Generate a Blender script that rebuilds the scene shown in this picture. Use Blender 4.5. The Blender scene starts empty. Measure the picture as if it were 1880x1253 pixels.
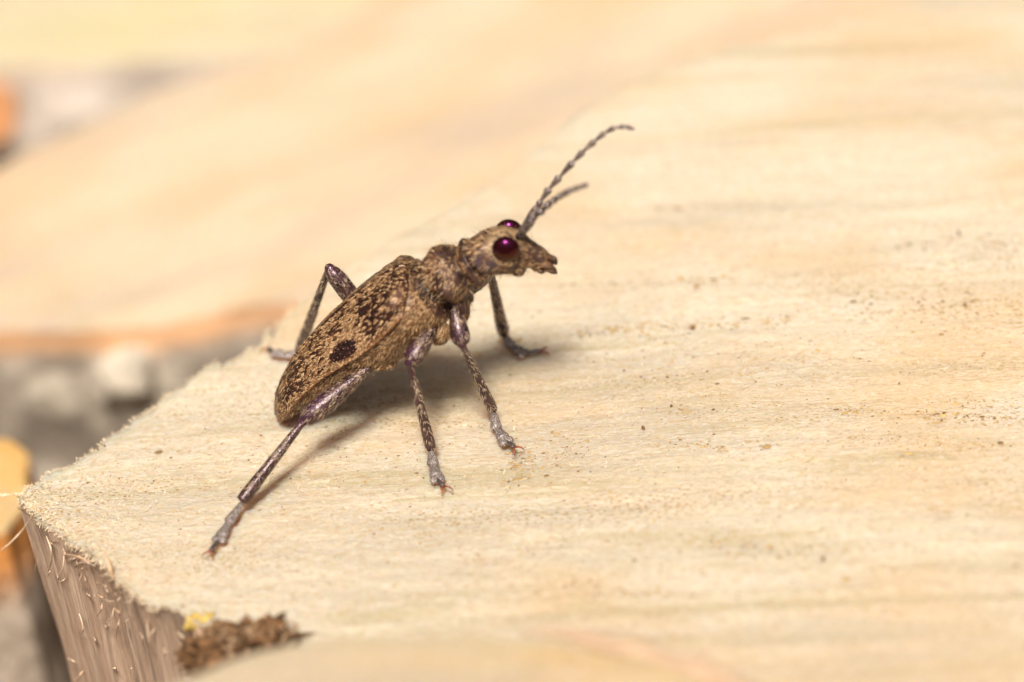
import bpy, bmesh, math, random
import numpy as np
from mathutils import Vector, Matrix

random.seed(4)
rng = np.random.default_rng(4)
C = bpy.context.scene.collection
sc = bpy.context.scene
MM = 0.001                                   # everything below is laid out in millimetres, meshes are stored in metres

# ------------------------------------------------------------------ camera
ELEV, ROLL, DIST, LENS = math.radians(35), math.radians(7), 172.0, 100.0
back = Vector((0, -math.cos(ELEV), math.sin(ELEV)))
right0 = Vector((1, 0, 0)); up0 = back.cross(right0)
# the camera is rolled so that the wood's surface climbs towards the right of the picture
cr, sr = math.cos(ROLL), math.sin(ROLL)
c_right = right0 * cr - up0 * sr
c_up = right0 * sr + up0 * cr
cam_loc = back * DIST
cd = bpy.data.cameras.new('camera'); cam = bpy.data.objects.new('camera', cd); C.objects.link(cam)
m = Matrix((c_right, c_up, back)).transposed().to_4x4(); m.translation = cam_loc * MM
cam.matrix_world = m
cd.lens = LENS; cd.sensor_width = 36; cd.clip_start = 0.005; cd.clip_end = 50
cd.dof.use_dof = True; cd.dof.focus_distance = 163.5 * MM; cd.dof.aperture_fstop = 19
sc.camera = cam
FPX = LENS / 36 * 1880

# ------------------------------------------------------------------ sky, sun, exposure
SUN_EL, SUN_AZ = math.radians(62), math.radians(186)      # azimuth clockwise from +Y
sun_dir = Vector((math.sin(SUN_AZ) * math.cos(SUN_EL), math.cos(SUN_AZ) * math.cos(SUN_EL), math.sin(SUN_EL)))
w = bpy.data.worlds.new('World'); sc.world = w; w.use_nodes = True
nt = w.node_tree; nt.nodes.clear()
sky = nt.nodes.new('ShaderNodeTexSky'); sky.sky_type = 'NISHITA'; sky.sun_disc = False
sky.sun_elevation = SUN_EL; sky.sun_rotation = SUN_AZ
sky.air_density = 0.0; sky.dust_density = 9.0; sky.ozone_density = 0.0
bg = nt.nodes.new('ShaderNodeBackground'); bg.inputs['Strength'].default_value = 0.05
wo = nt.nodes.new('ShaderNodeOutputWorld')
nt.links.new(sky.outputs[0], bg.inputs['Color']); nt.links.new(bg.outputs[0], wo.inputs['Surface'])
sd = bpy.data.lights.new('sun', 'SUN'); sd.energy = 4.2; sd.angle = math.radians(13); sd.color = (1.0, 0.905, 0.785)
sun = bpy.data.objects.new('sun', sd); C.objects.link(sun)
sun.rotation_euler = sun_dir.to_track_quat('Z', 'Y').to_euler(); sun.location = sun_dir * 0.5
sc.view_settings.view_transform = 'Standard'; sc.view_settings.look = 'None'
sc.view_settings.exposure = 0.53; sc.view_settings.gamma = 1.0
sc.cycles.use_denoising = True
sc.cycles.max_bounces = 8

# ------------------------------------------------------------------ helpers: pixels to points
def ray(px, py):
    return (c_right * ((px - 940) / FPX) - c_up * ((py - 626.5) / FPX) - back)
def on_z(px, py, z=0.0):
    r = ray(px, py); t = (z - cam_loc.z) / r.z
    return cam_loc + r * t
YAW = math.radians(8)
HEAD = Vector((math.cos(YAW), -math.sin(YAW), 0)); LAT = Vector((math.sin(YAW), math.cos(YAW), 0))   # LAT points to the beetle's left, away from the camera
P0 = on_z(520, 776, 0.0)
def P(px, py, lat=0.0):
    r = ray(px, py); t = (P0.dot(LAT) + lat - cam_loc.dot(LAT)) / r.dot(LAT)
    return cam_loc + r * t

# ------------------------------------------------------------------ helpers: noise, meshes, objects
def vnoise(p, seed=0):
    """smooth value noise, p (n,3) -> about -1..1"""
    p = np.asarray(p, float); i = np.floor(p).astype(np.int64); f = p - i; f = f * f * (3 - 2 * f)
    out = np.zeros(len(p))
    for dx in (0, 1):
        for dy in (0, 1):
            for dz in (0, 1):
                h = ((i[:, 0] + dx) * 374761393 + (i[:, 1] + dy) * 668265263 + (i[:, 2] + dz) * 2147483647 + seed * 974711) & 0xFFFFFFFF
                h = ((h ^ (h >> 13)) * 1274126177) & 0xFFFFFFFF
                h = (h ^ (h >> 16)) & 0xFFFF
                v = h / 32767.5 - 1
                wgt = (f[:, 0] if dx else 1 - f[:, 0]) * (f[:, 1] if dy else 1 - f[:, 1]) * (f[:, 2] if dz else 1 - f[:, 2])
                out += v * wgt
    return out
def fbm(p, oct=4, seed=0, gain=0.5):
    p = np.asarray(p, float); a, s, out = 1.0, 1.0, 0
    for o in range(oct):
        out = out + a * vnoise(p * s + 17.3 * o, seed + o); a *= gain; s *= 2.03
    return out

def mesh_obj(name, verts, faces, mat, parent=None, smooth=True, mats=None, fmat=None, colors=None):
    me = bpy.data.meshes.new(name)
    v = np.asarray([tuple(x) for x in verts] if not isinstance(verts, np.ndarray) else verts, float) * MM
    me.from_pydata(v.tolist(), [], faces if isinstance(faces, list) else faces.tolist())
    for mt in (mats or [mat]): me.materials.append(mt)
    if fmat is not None: me.polygons.foreach_set('material_index', np.asarray(fmat, np.int32))
    me.polygons.foreach_set('use_smooth', [smooth] * len(me.polygons))
    if colors is not None:
        a = me.color_attributes.new('tint', 'FLOAT_COLOR', 'POINT')
        cc = np.ones((len(v), 4)); cc[:, :3] = colors
        a.data.foreach_set('color', cc.ravel())
    me.update()
    o = bpy.data.objects.new(name, me); C.objects.link(o)
    if parent is not None: o.parent = parent
    return o
def tag(o, label=None, cat=None, group=None, kind=None):
    if label: o['label'] = label
    if cat: o['category'] = cat
    if group: o['group'] = group
    if kind: o['kind'] = kind
    return o
def fix_normals(o):
    bm = bmesh.new(); bm.from_mesh(o.data); bmesh.ops.recalc_face_normals(bm, faces=bm.faces[:]); bm.to_mesh(o.data); bm.free()
    return o

def spline(pts, n):
    """Catmull-Rom through rows of pts, n samples"""
    p = np.asarray(pts, float); k = len(p)
    q = np.vstack([2 * p[0] - p[1], p, 2 * p[-1] - p[-2]])
    u = np.linspace(0, k - 1, n); i = np.minimum(u.astype(int), k - 2); t = (u - i)[:, None]
    a, b, c, d = q[i], q[i + 1], q[i + 2], q[i + 3]
    return 0.5 * (2 * b + (c - a) * t + (2 * a - 5 * b + 4 * c - d) * t ** 2 + (3 * b - a - 3 * c + d) * t ** 3)

def tube(pts, radii, seg=14, samples=None, flat=1.0, flatdir=None):
    """round tube along pts with radii; closed ends. returns verts, faces"""
    pts = [tuple(p) for p in pts]
    if samples:
        d = spline(np.hstack([np.array(pts), np.array(radii)[:, None]]), samples); pts, radii = d[:, :3], np.maximum(d[:, 3], 0.004)
    pts = np.array(pts); n = len(pts)
    T = np.gradient(pts, axis=0); T /= np.linalg.norm(T, axis=1)[:, None] + 1e-12
    ref = np.array(flatdir if flatdir is not None else (LAT.x, LAT.y, 0.1)); verts = []
    N = ref - T[0] * ref.dot(T[0]); N /= np.linalg.norm(N)
    for i in range(n):
        N = N - T[i] * N.dot(T[i]); N /= np.linalg.norm(N) + 1e-12
        B = np.cross(T[i], N)
        for k in range(seg):
            a = 2 * math.pi * k / seg
            verts.append(pts[i] + radii[i] * (math.cos(a) * N + math.sin(a) * B * flat))
    faces = []
    for i in range(n - 1):
        for k in range(seg):
            k2 = (k + 1) % seg
            faces.append((i * seg + k, i * seg + k2, (i + 1) * seg + k2, (i + 1) * seg + k))
    a = len(verts); verts.append(pts[0] - T[0] * radii[0] * 0.3); verts.append(pts[-1] + T[-1] * radii[-1] * 0.3)
    for k in range(seg):
        k2 = (k + 1) % seg
        faces.append((a, k2, k)); faces.append((a + 1, (n - 1) * seg + k, (n - 1) * seg + k2))
    return np.array(verts), faces
def joined(parts):
    V, F, off = [], [], 0
    for v, f in parts:
        V.append(np.asarray(v, float)); F += [tuple(i + off for i in q) for q in f]; off += len(v)
    return np.vstack(V), F
def ellipsoid(c, ax, ay, az, X=None, Y=None, Z=None, nu=20, nv=12):
    """axes directions X,Y,Z default heading, lateral, up"""
    X = np.array(X if X is not None else HEAD); Y = np.array(Y if Y is not None else LAT)
    Z = np.array(Z if Z is not None else (0, 0, 1)); c = np.array(c)
    V = [c + Z * az]
    for j in range(1, nv):
        th = math.pi * j / nv
        for i in range(nu):
            ph = 2 * math.pi * i / nu
            V.append(c + X * ax * math.sin(th) * math.cos(ph) + Y * ay * math.sin(th) * math.sin(ph) + Z * az * math.cos(th))
    V.append(c - Z * az); F = []
    for i in range(nu):
        F.append((0, 1 + i, 1 + (i + 1) % nu)); b = 1 + (nv - 2) * nu
        F.append((len(V) - 1, b + (i + 1) % nu, b + i))
    for j in range(nv - 2):
        for i in range(nu):
            a = 1 + j * nu
            F.append((a + i, a + nu + i, a + nu + (i + 1) % nu, a + (i + 1) % nu))
    return np.array(V), F

# ------------------------------------------------------------------ helpers: materials
def material(name):
    m = bpy.data.materials.new(name); m.use_nodes = True
    n = m.node_tree.nodes; p = n['Principled BSDF']
    return m, m.node_tree, p
class G:
    """small node-graph helper; coordinates come in millimetres"""
    def __init__(s, nt):
        s.nt = nt; tc = s.new('ShaderNodeTexCoord'); mp = s.new('ShaderNodeMapping'); mp.vector_type = 'POINT'
        mp.inputs['Scale'].default_value = (1000, 1000, 1000); s.link(tc.outputs['Object'], mp.inputs['Vector']); s.co = mp.outputs[0]
    def new(s, t): return s.nt.nodes.new(t)
    def link(s, a, b): s.nt.links.new(a, b)
    def mapped(s, scale, rotz=0.0, loc=(0, 0, 0)):
        r = s.new('ShaderNodeMapping'); r.inputs['Rotation'].default_value = (0, 0, rotz); s.link(s.co, r.inputs['Vector'])
        mp = s.new('ShaderNodeMapping'); mp.inputs['Scale'].default_value = scale; mp.inputs['Location'].default_value = loc
        s.link(r.outputs[0], mp.inputs['Vector']); return mp.outputs[0]
    def noise(s, scale, detail=4, rough=0.55, co=None, dist=0.0):
        n = s.new('ShaderNodeTexNoise'); n.inputs['Scale'].default_value = scale; n.inputs['Detail'].default_value = detail
        n.inputs['Roughness'].default_value = rough; n.inputs['Distortion'].default_value = dist
        s.link(co if co is not None else s.co, n.inputs['Vector']); return n.outputs[0]
    def voronoi(s, scale, co=None, feature='F1', rand=1.0, dim='3D'):
        n = s.new('ShaderNodeTexVoronoi'); n.voronoi_dimensions = dim; n.feature = feature; n.inputs['Scale'].default_value = scale; n.inputs['Randomness'].default_value = rand
        s.link(co if co is not None else s.co, n.inputs['Vector']); return n.outputs['Distance']
    def ramp(s, f, a, b, va=0.0, vb=1.0):
        n = s.new('ShaderNodeMapRange'); n.interpolation_type = 'SMOOTHSTEP'
        for k, v in (('From Min', a), ('From Max', b), ('To Min', va), ('To Max', vb)): n.inputs[k].default_value = v
        s.link(f, n.inputs['Value']); return n.outputs[0]
    def math(s, op, a, b=None):
        n = s.new('ShaderNodeMath'); n.operation = op
        for i, v in enumerate((a, b)):
            if v is None: continue
            if hasattr(v, 'links'): s.link(v, n.inputs[i])
            else: n.inputs[i].default_value = v
        return n.outputs[0]
    def mix(s, f, a, b, mode='MIX'):
        n = s.new('ShaderNodeMix'); n.data_type = 'RGBA'; n.blend_type = mode
        if hasattr(f, 'links'): s.link(f, n.inputs[0])
        else: n.inputs[0].default_value = f
        for i, v in ((6, a), (7, b)):
            if hasattr(v, 'links'): s.link(v, n.inputs[i])
            else: n.inputs[i].default_value = (*v, 1)
        return n.outputs[2]
    def bump(s, h, dist_mm, strength=1.0, normal=None):
        n = s.new('ShaderNodeBump'); n.inputs['Distance'].default_value = dist_mm * MM; n.inputs['Strength'].default_value = strength
        s.link(h, n.inputs['Height'])
        if normal is not None: s.link(normal, n.inputs['Normal'])
        return n.outputs[0]
    def attr(s, name):
        n = s.new('ShaderNodeAttribute'); n.attribute_name = name; return n.outputs['Color']
    def axis(s, k):
        n = s.new('ShaderNodeSeparateXYZ'); s.link(s.co, n.inputs[0]); return n.outputs[k]

def wood_top(name, cream, orange, grey, grain_rot, fine=1.0, seed=0.0, glo=0.48, greenish=(0.46, 0.39, 0.235)):
    """sawn pale wood: broad tints, streaks along the grain, fuzzy fine fibres and brown specks"""
    m, nt, p = material(name); g = G(nt)
    big = g.noise(0.055, 3, 0.5, g.mapped((1, 1.6, 1), grain_rot, (seed, 3, 0)))
    big2 = g.noise(0.10, 4, 0.6, g.mapped((0.3, 1.5, 1), grain_rot, (seed + 30, 13, 5)))
    col = g.mix(g.ramp(big, 0.42, 0.66), cream, orange)
    col = g.mix(g.ramp(big2, glo, glo + 0.2, 0, 0.85), col, grey)
    st = g.noise(1.0, 5, 0.62, g.mapped((0.028, 0.42, 1), grain_rot, (seed, 7, 1)), 0.6)
    col = g.mix(g.ramp(st, 0.52, 0.70, 0, 0.62), col, greenish)
    st2 = g.noise(1.0, 6, 0.7, g.mapped((0.09, 1.7, 1), grain_rot, (seed, 2, 9)), 0.4)
    col = g.mix(g.ramp(st2, 0.58, 0.8, 0, 0.5), col, (0.46, 0.33, 0.17))
    fib = g.noise(1.0, 5, 0.75, g.mapped((2.2 * fine, 5.0 * fine, 3), grain_rot))
    col = g.mix(g.math('MULTIPLY', g.ramp(fib, 0.32, 0.56, 0.8, 0), g.ramp(st2, 0.35, 0.62, 0.35, 1.0)), col, (0.46, 0.33, 0.17))
    col = g.mix(g.ramp(fib, 0.54, 0.72, 0, 0.7), col, (0.78, 0.73, 0.62))
    # brown specks gathered along some of the streaks
    wob = g.mapped((0.8, 1.25, 1), grain_rot)
    sp = g.voronoi(2.6 * fine, wob, dim='2D')
    patch = g.ramp(g.noise(1.0, 4, 0.6, g.mapped((0.05, 0.28, 1), grain_rot, (seed + 9, 1, 2))), 0.48, 0.66)
    spk = g.math('MULTIPLY', g.ramp(g.math('ADD', sp, g.math('MULTIPLY', fib, 0.45)), 0.30, 0.50, 1, 0), patch)
    col = g.mix(g.math('MULTIPLY', spk, 0.8), col, (0.30, 0.19, 0.07))
    g.link(col, p.inputs['Base Color']); p.inputs['Roughness'].default_value = 0.85
    p.inputs['Specular IOR Level'].default_value = 0.25
    h = g.math('ADD', fib, g.math('MULTIPLY', st2, 0.8))
    g.link(g.bump(h, 0.30, 1.0), p.inputs['Normal'])
    p.inputs['Subsurface Weight'].default_value = 0.6; p.inputs['Subsurface Radius'].default_value = (1.0, 0.50, 0.20); p.inputs['Subsurface Scale'].default_value = 0.0028
    return m
M = {}
GR = math.radians(7)
M['top'] = wood_top('wood_pale_sawn', (0.66, 0.595, 0.475), (0.65, 0.505, 0.34), (0.52, 0.46, 0.365), GR, 1.0)
M['top_back'] = wood_top('wood_pale_sawn_peach', (0.64, 0.535, 0.40), (0.63, 0.455, 0.30), (0.49, 0.405, 0.335), math.radians(-24), 0.8, 40, 0.42)
M['top_far'] = wood_top('wood_pale_sawn_green', (0.62, 0.555, 0.41), (0.55, 0.51, 0.32), (0.50, 0.45, 0.35), 0.1, 0.8, 80)
M['top_front'] = wood_top('wood_pale_sawn_orange', (0.58, 0.465, 0.31), (0.60, 0.41, 0.21), (0.49, 0.43, 0.34), 0.2, 0.8, 120)
M['top_yellow'] = wood_top('wood_yellow_cut', (0.72, 0.43, 0.14), (0.68, 0.34, 0.08), (0.60, 0.42, 0.22), 0.9, 0.8, 160)

def split_side():
    m, nt, p = material('wood_split_side'); g = G(nt)
    v = g.noise(1.0, 6, 0.65, g.mapped((1.9, 1.9, 0.10)), 0.5)
    v2 = g.noise(1.0, 4, 0.6, g.mapped((0.35, 0.35, 0.03), 0, (5, 1, 0)))
    col = g.mix(g.ramp(v, 0.35, 0.65), (0.40, 0.275, 0.20), (0.54, 0.40, 0.30))
    col = g.mix(g.ramp(v2, 0.54, 0.66, 0, 0.6), col, (0.20, 0.145, 0.11))
    cr_ = g.noise(1.0, 4, 0.7, g.mapped((3.2, 3.2, 0.16), 0, (2, 9, 4)))
    col = g.mix(g.ramp(cr_, 0.62, 0.72, 0, 0.7), col, (0.05, 0.035, 0.03))
    g.link(col, p.inputs['Base Color']); p.inputs['Roughness'].default_value = 0.6
    g.link(g.bump(g.math('SUBTRACT', v, cr_), 0.35, 0.8), p.inputs['Normal']); return m
M['split'] = split_side()
def bark(name, z_top, dark, light, orange, band):
    m, nt, p = material(name); g = G(nt)
    a = g.noise(0.16, 6, 0.6); b = g.noise(0.6, 5, 0.65); l = g.noise(0.11, 3, 0.5, g.mapped((1, 1, 1), 0, (7, 3, 11)))
    col = g.mix(g.ramp(a, 0.38, 0.62), dark, light)
    col = g.mix(g.ramp(l, 0.58, 0.66, 0, 0.75), col, (0.52, 0.47, 0.38))
    col = g.mix(g.ramp(b, 0.5, 0.72, 0, 0.5), col, (0.10, 0.08, 0.055))
    z = g.axis(2); zz = g.math('ADD', z, g.math('MULTIPLY', g.math('SUBTRACT', a, 0.5), 3.0))
    col = g.mix(g.ramp(zz, z_top - band * 1.6, z_top - band * 0.6), col, orange)      # the bast under the bark
    g.link(col, p.inputs['Base Color']); p.inputs['Roughness'].default_value = 0.85
    g.link(g.bump(b, 0.8, 0.7), p.inputs['Normal']); return m
M['bark_b'] = bark('bark_grey_lichened', -19, (0.17, 0.14, 0.11), (0.40, 0.35, 0.29), (0.62, 0.36, 0.19), 2.0)
M['bark_c'] = bark('bark_grey_smooth', -26, (0.58, 0.51, 0.45), (0.72, 0.65, 0.58), (0.62, 0.50, 0.40), 1.2)
M['bark_d'] = bark('bark_orange_brown', -16, (0.22, 0.17, 0.13), (0.42, 0.35, 0.28), (0.66, 0.28, 0.07), 5.0)
M['bark_e'] = bark('bark_brown_thin', 8, (0.20, 0.12, 0.08), (0.36, 0.22, 0.14), (0.44, 0.31, 0.21), 1.2)
def soil():
    m, nt, p = material('leaf_litter_soil'); g = G(nt)
    a = g.noise(0.12, 6, 0.65); v = g.voronoi(0.22)
    col = g.mix(g.ramp(a, 0.38, 0.62), (0.10, 0.075, 0.05), (0.32, 0.27, 0.20)); col = g.mix(g.ramp(v, 0.15, 0.5, 0.5, 0), col, (0.40, 0.36, 0.29))
    g.link(col, p.inputs['Base Color']); p.inputs['Roughness'].default_value = 0.95
    g.link(g.bump(a, 2.0, 0.8), p.inputs['Normal']); return m
M['soil'] = soil()
def plain(name, col, rough=0.6, spec=0.5, var=0.25, scale=3.0, bumpd=0.03, coat=0.0, tint=None):
    m, nt, p = material(name); g = G(nt)
    n = g.noise(scale, 4, 0.6)
    c2 = tuple(x * (1 - var) for x in col); c1 = tuple(min(1, x * (1 + var)) for x in col)
    g.link(g.mix(g.ramp(n, 0.3, 0.7), c2, c1), p.inputs['Base Color'])
    p.inputs['Roughness'].default_value = rough; p.inputs['Specular IOR Level'].default_value = spec
    if coat: p.inputs['Coat Weight'].default_value = coat; p.inputs['Coat Roughness'].default_value = 0.08
    if tint: p.inputs['Specular Tint'].default_value = (*tint, 1)
    if bumpd: g.link(g.bump(n, bumpd, 0.8), p.inputs['Normal'])
    return m
M['fibre'] = plain('wood_fibre_pale', (0.60, 0.46, 0.33), 0.6, 0.4, 0.2, 2.0, 0)
M['fibre_brown'] = plain('wood_fibre_tan', (0.56, 0.38, 0.24), 0.6, 0.4, 0.25, 2.0, 0)
M['rot'] = plain('rotten_wood_brown', (0.13, 0.068, 0.03), 0.85, 0.3, 0.9, 2.6, 0.35)
M['lichen_y'] = plain('lichen_yellow', (0.46, 0.33, 0.09), 0.9, 0.2, 0.4, 2.0, 0.2)
M['lichen_w'] = plain('lichen_pale_grey', (0.50, 0.45, 0.37), 0.95, 0.2, 0.35, 0.5, 0.5)
M['twig'] = plain('twig_bare_wood', (0.55, 0.44, 0.34), 0.8, 0.3, 0.3, 0.4, 0.2)
M['crumb'] = plain('crumb_dark_brown', (0.16, 0.09, 0.045), 0.8, 0.3, 0.5, 5.0, 0.05)

def attr_mat(name, rough, spec, tint=None, bumps=None, sheen=0.0, fine=0.25):
    """colour from the mesh's own tint attribute with fine variation"""
    m, nt, p = material(name); g = G(nt)
    n = g.noise(7.0, 4, 0.65)
    col = g.mix(g.ramp(n, 0.3, 0.7, 0, fine), g.attr('tint'), (0.0, 0.0, 0.0))
    g.link(col, p.inputs['Base Color']); p.inputs['Roughness'].default_value = rough; p.inputs['Specular IOR Level'].default_value = spec
    if tint: p.inputs['Specular Tint'].default_value = (*tint, 1)
    if bumps:
        v = g.voronoi(bumps[0]); h = g.ramp(v, 0.0, 0.45)
        h2 = g.math('ADD', h, g.math('MULTIPLY', n, 0.8)); g.link(g.bump(h2, bumps[1], 0.9), p.inputs['Normal'])
    return m
M['cuticle'] = attr_mat('beetle_cuticle', 0.38, 0.35, (1.0, 0.84, 0.80), (6.0, 0.05))
M['elytron'] = attr_mat('beetle_elytron', 0.30, 0.35, (1.0, 0.55, 0.50), (5.6, 0.15))
M['leg'] = attr_mat('beetle_leg', 0.25, 0.65, (1.0, 0.84, 0.96), (9.0, 0.03))
M['hair'] = attr_mat('beetle_hair', 0.45, 0.5, None, None, 0, 0.12)
M['fuzz'] = attr_mat('wood_fuzz', 0.75, 0.3, None, None, 0, 0.1)
def eye_mat():
    m, nt, p = material('beetle_eye'); g = G(nt)
    p.inputs['Base Color'].default_value = (0.014, 0.002, 0.002, 1); p.inputs['Roughness'].default_value = 0.17
    p.inputs['IOR'].default_value = 1.58; p.inputs['Specular IOR Level'].default_value = 0.5
    geo = g.new('ShaderNodeTexCoord'); sx = g.new('ShaderNodeSeparateXYZ'); g.link(geo.outputs['Normal'], sx.inputs[0])
    g.link(g.mix(g.ramp(sx.outputs[2], -0.15, 0.35), (1.0, 0.40, 0.16), (0.72, 0.14, 0.66)), p.inputs['Specular Tint'])  # tint by facing paints in amber wood reflection below, purple highlight above
    v = g.voronoi(22.0); g.link(g.bump(v, 0.006, 0.25), p.inputs['Normal']); return m
M['eye'] = eye_mat()
M['mandible'] = plain('beetle_mandible', (0.012, 0.008, 0.008), 0.22, 0.7, 0.4, 3, 0.01)
M['claw'] = plain('beetle_claw', (0.20, 0.05, 0.02), 0.3, 0.5, 0.5, 4, 0)
M['pad'] = plain('beetle_foot_pad', (0.55, 0.26, 0.10), 0.7, 0.3, 0.4, 8, 0.03)

# ------------------------------------------------------------------ ground
n = 90; gx = np.linspace(-420, 420, n); gy = np.linspace(-260, 620, n)
X, Y = np.meshgrid(gx, gy); pts = np.stack([X.ravel(), Y.ravel(), np.zeros(n * n)], 1)
pts[:, 2] = -62 + 2.5 * fbm(pts * 0.06, 4, 3)
F = [(j * n + i, j * n + i + 1, (j + 1) * n + i + 1, (j + 1) * n + i) for j in range(n - 1) for i in range(n - 1)]
tag(mesh_obj('ground', pts, F, M['soil']), 'grey brown litter and soil beneath the cut logs', kind='structure')
ZG = -60.0

# ------------------------------------------------------------------ the log the beetle stands on
def px_curve(pp, z=0.0):
    a = np.array([tuple(on_z(x, y, z))[:2] for x, y in pp]); return a[np.argsort(a[:, 0])]
front_px = [(31, 904), (52, 930), (85, 958), (120, 978), (160, 1003), (195, 1036), (240, 1075), (290, 1106), (330, 1122), (368, 1140),
            (400, 1176), (440, 1178), (480, 1166), (540, 1164), (640, 1215), (800, 1290), (1100, 1400), (1500, 1500), (2200, 1560)]
back_px = [(31, 904), (60, 880), (100, 856), (150, 830), (210, 795), (270, 752), (330, 708), (380, 672), (420, 655), (470, 641), (497, 625), (494, 604), (520, 578),
           (560, 545), (640, 490), (740, 428), (850, 368), (960, 290), (1060, 205), (1180, 140), (1400, 70), (1700, -10), (2200, -130)]
fc, bc = px_curve(front_px), px_curve(back_px)
x0 = fc[0, 0]; x1 = 46.0
def edge_noise(x, seed):
    q = np.stack([x, np.full_like(x, seed), np.zeros_like(x)], 1)
    saw = np.floor(x * 0.55 + 0.8 * vnoise(q * 0.9, 5)) * 0.37
    return 0.30 * fbm(q * 0.8, 3, 11) + 0.22 * fbm(q * 3.1, 3, 12) + 0.35 * (saw - np.floor(saw) - 0.5)
NC, NR = 330, 300
u = np.linspace(0, 1, NC); xs = x0 + (x1 - x0) * (0.25 * u ** 2 + 0.75 * u)
fade = np.clip((xs - x0) / 3.0, 0, 1)
yf = np.interp(xs, fc[:, 0], fc[:, 1]) + edge_noise(xs, 1.0) * fade * 0.8
yb = np.interp(xs, bc[:, 0], bc[:, 1]) + edge_noise(xs, 9.0) * fade
t = np.linspace(0, 1, NR)
XX = np.repeat(xs[:, None], NR, 1); YY = yf[:, None] + (yb - yf)[:, None] * t[None, :]
def top_z(x, y):
    q = np.stack([x, y, np.zeros_like(x)], 1)
    ca, sa = math.cos(GR), math.sin(GR)
    r = np.stack([q[:, 0] * ca - q[:, 1] * sa, q[:, 0] * sa + q[:, 1] * ca, q[:, 2]], 1)
    return (0.28 * fbm(q * 0.07, 2, 21) + 0.07 * fbm(r * np.array([0.12, 1.1, 1]), 3, 22) + 0.07 * fbm(r * np.array([0.9, 2.2, 1]), 3, 23)) * 0.9 - 0.05
ZZ = top_z(XX.ravel(), YY.ravel()).reshape(NC, NR)
# edges crumble: lower them a little and roughen
de = np.minimum(t, 1 - t)[None, :] * np.abs(yb - yf)[:, None]
ZZ = ZZ - 0.5 * np.exp(-de / 0.35) * (0.5 + 0.5 * vnoise(np.stack([XX.ravel() * 1.5, YY.ravel() * 1.5, 0 * XX.ravel()], 1), 31).reshape(NC, NR))
V = np.stack([XX, YY, ZZ], 2).reshape(-1, 3)
F = [(i * NR + j, (i + 1) * NR + j, (i + 1) * NR + j + 1, i * NR + j + 1) for i in range(NC - 1) for j in range(NR - 1)]
log_top = mesh_obj('sawn_top', V, F, M['top'])
# side walls below the two edges and the right end
WR = 46
def wall(path, nrm, zb=ZG - 1, grooves=1.0):
    path = np.asarray(path); k = len(path); tt = np.linspace(0, 1, WR) ** 1.6
    s = np.concatenate([[0], np.cumsum(np.linalg.norm(np.diff(path[:, :2], axis=0), axis=1))])
    V = np.zeros((k, WR, 3))
    for j, tj in enumerate(tt):
        z = path[:, 2] * (1 - tj) + zb * tj
        q = np.stack([s * 1.0, np.zeros(k), z * 0.05], 1)
        d = grooves * min(1, tj * 30) * (0.38 * fbm(q * np.array([0.45, 1, 1.0]), 2, 41) + 0.22 * fbm(q * np.array([1.9, 1, 1.2]), 3, 42)) - 0.25 * min(1, tj * 20)
        V[:, j, 0] = path[:, 0] + nrm[:, 0] * d; V[:, j, 1] = path[:, 1] + nrm[:, 1] * d; V[:, j, 2] = z
    F = [(i * WR + j, i * WR + j + 1, (i + 1) * WR + j + 1, (i + 1) * WR + j) for i in range(k - 1) for j in range(WR - 1)]
    return V.reshape(-1, 3), F
def normals2(path, sign):
    d = np.gradient(path[:, :2], axis=0); nn = np.stack([d[:, 1], -d[:, 0]], 1); nn /= np.linalg.norm(nn, axis=1)[:, None] + 1e-9
    k = np.ones(9) / 9; nn = np.stack([np.convolve(np.pad(nn[:, i], 4, 'edge'), k, 'valid') for i in (0, 1)], 1)
    return nn * sign
pf = np.stack([xs, yf, ZZ[:, 0]], 1); pb = np.stack([xs, yb, ZZ[:, -1]], 1); pe = np.stack([XX[-1], YY[-1], ZZ[-1]], 1)
split_log = bpy.data.objects.new('split_log', None); C.objects.link(split_log); split_log.location = on_z(700, 800, ZG) * MM
tag(split_log, 'pale sawn log with a brown split side, the beetle standing on it', 'log')
bpy.context.view_layer.update()
def adopt(o, par):
    o.parent = par; o.matrix_parent_inverse = par.matrix_world.inverted(); return o
adopt(log_top, split_log)
walls = joined([wall(pf, normals2(pf, 1)), wall(pb, normals2(pb, -1)), wall(pe, np.tile([1.0, 0], (NR, 1)))])
side = fix_normals(adopt(mesh_obj('split_side', walls[0], walls[1], M['split']), split_log))
side['label'] = 'brown fibrous split side below the sawn edge'

# fuzz of tiny torn fibres on the sawn face
def blades(base, nrm, flow, L, W, lift, col, bend=0.5):
    """flat tapered hairs: base (n,3), unit nrm, unit flow in the surface, lengths, widths, lift angles, colours"""
    n = len(base); sd = np.cross(nrm, flow); sd /= np.linalg.norm(sd, axis=1)[:, None] + 1e-9
    L = L[:, None]; W = W[:, None] * 0.5
    d1 = flow * np.cos(lift)[:, None] + nrm * np.sin(lift)[:, None]
    l2 = lift * (1 - bend); d2 = flow * np.cos(l2)[:, None] + nrm * np.sin(l2)[:, None]
    mid = base + d1 * L * 0.5; tip = mid + d2 * L * 0.5
    V = np.empty((n, 5, 3)); V[:, 0] = base - sd * W; V[:, 1] = base + sd * W; V[:, 2] = mid + sd * W * 0.8; V[:, 3] = mid - sd * W * 0.8; V[:, 4] = tip
    i = np.arange(n)[:, None] * 5
    quads = (i + np.array([0, 1, 2, 3])).tolist(); tris = (i + np.array([3, 2, 4])).tolist()
    return V.reshape(-1, 3), quads + tris, np.repeat(col, 5, 0)
NF = 46000
fx = rng.uniform(-31, 38, NF); tt = rng.beta(1.3, 2.2, NF)
yl, yh = np.interp(fx, xs, yf), np.interp(fx, xs, yb); fy = yl + (np.minimum(yh, yl + 62) - yl) * tt
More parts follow.
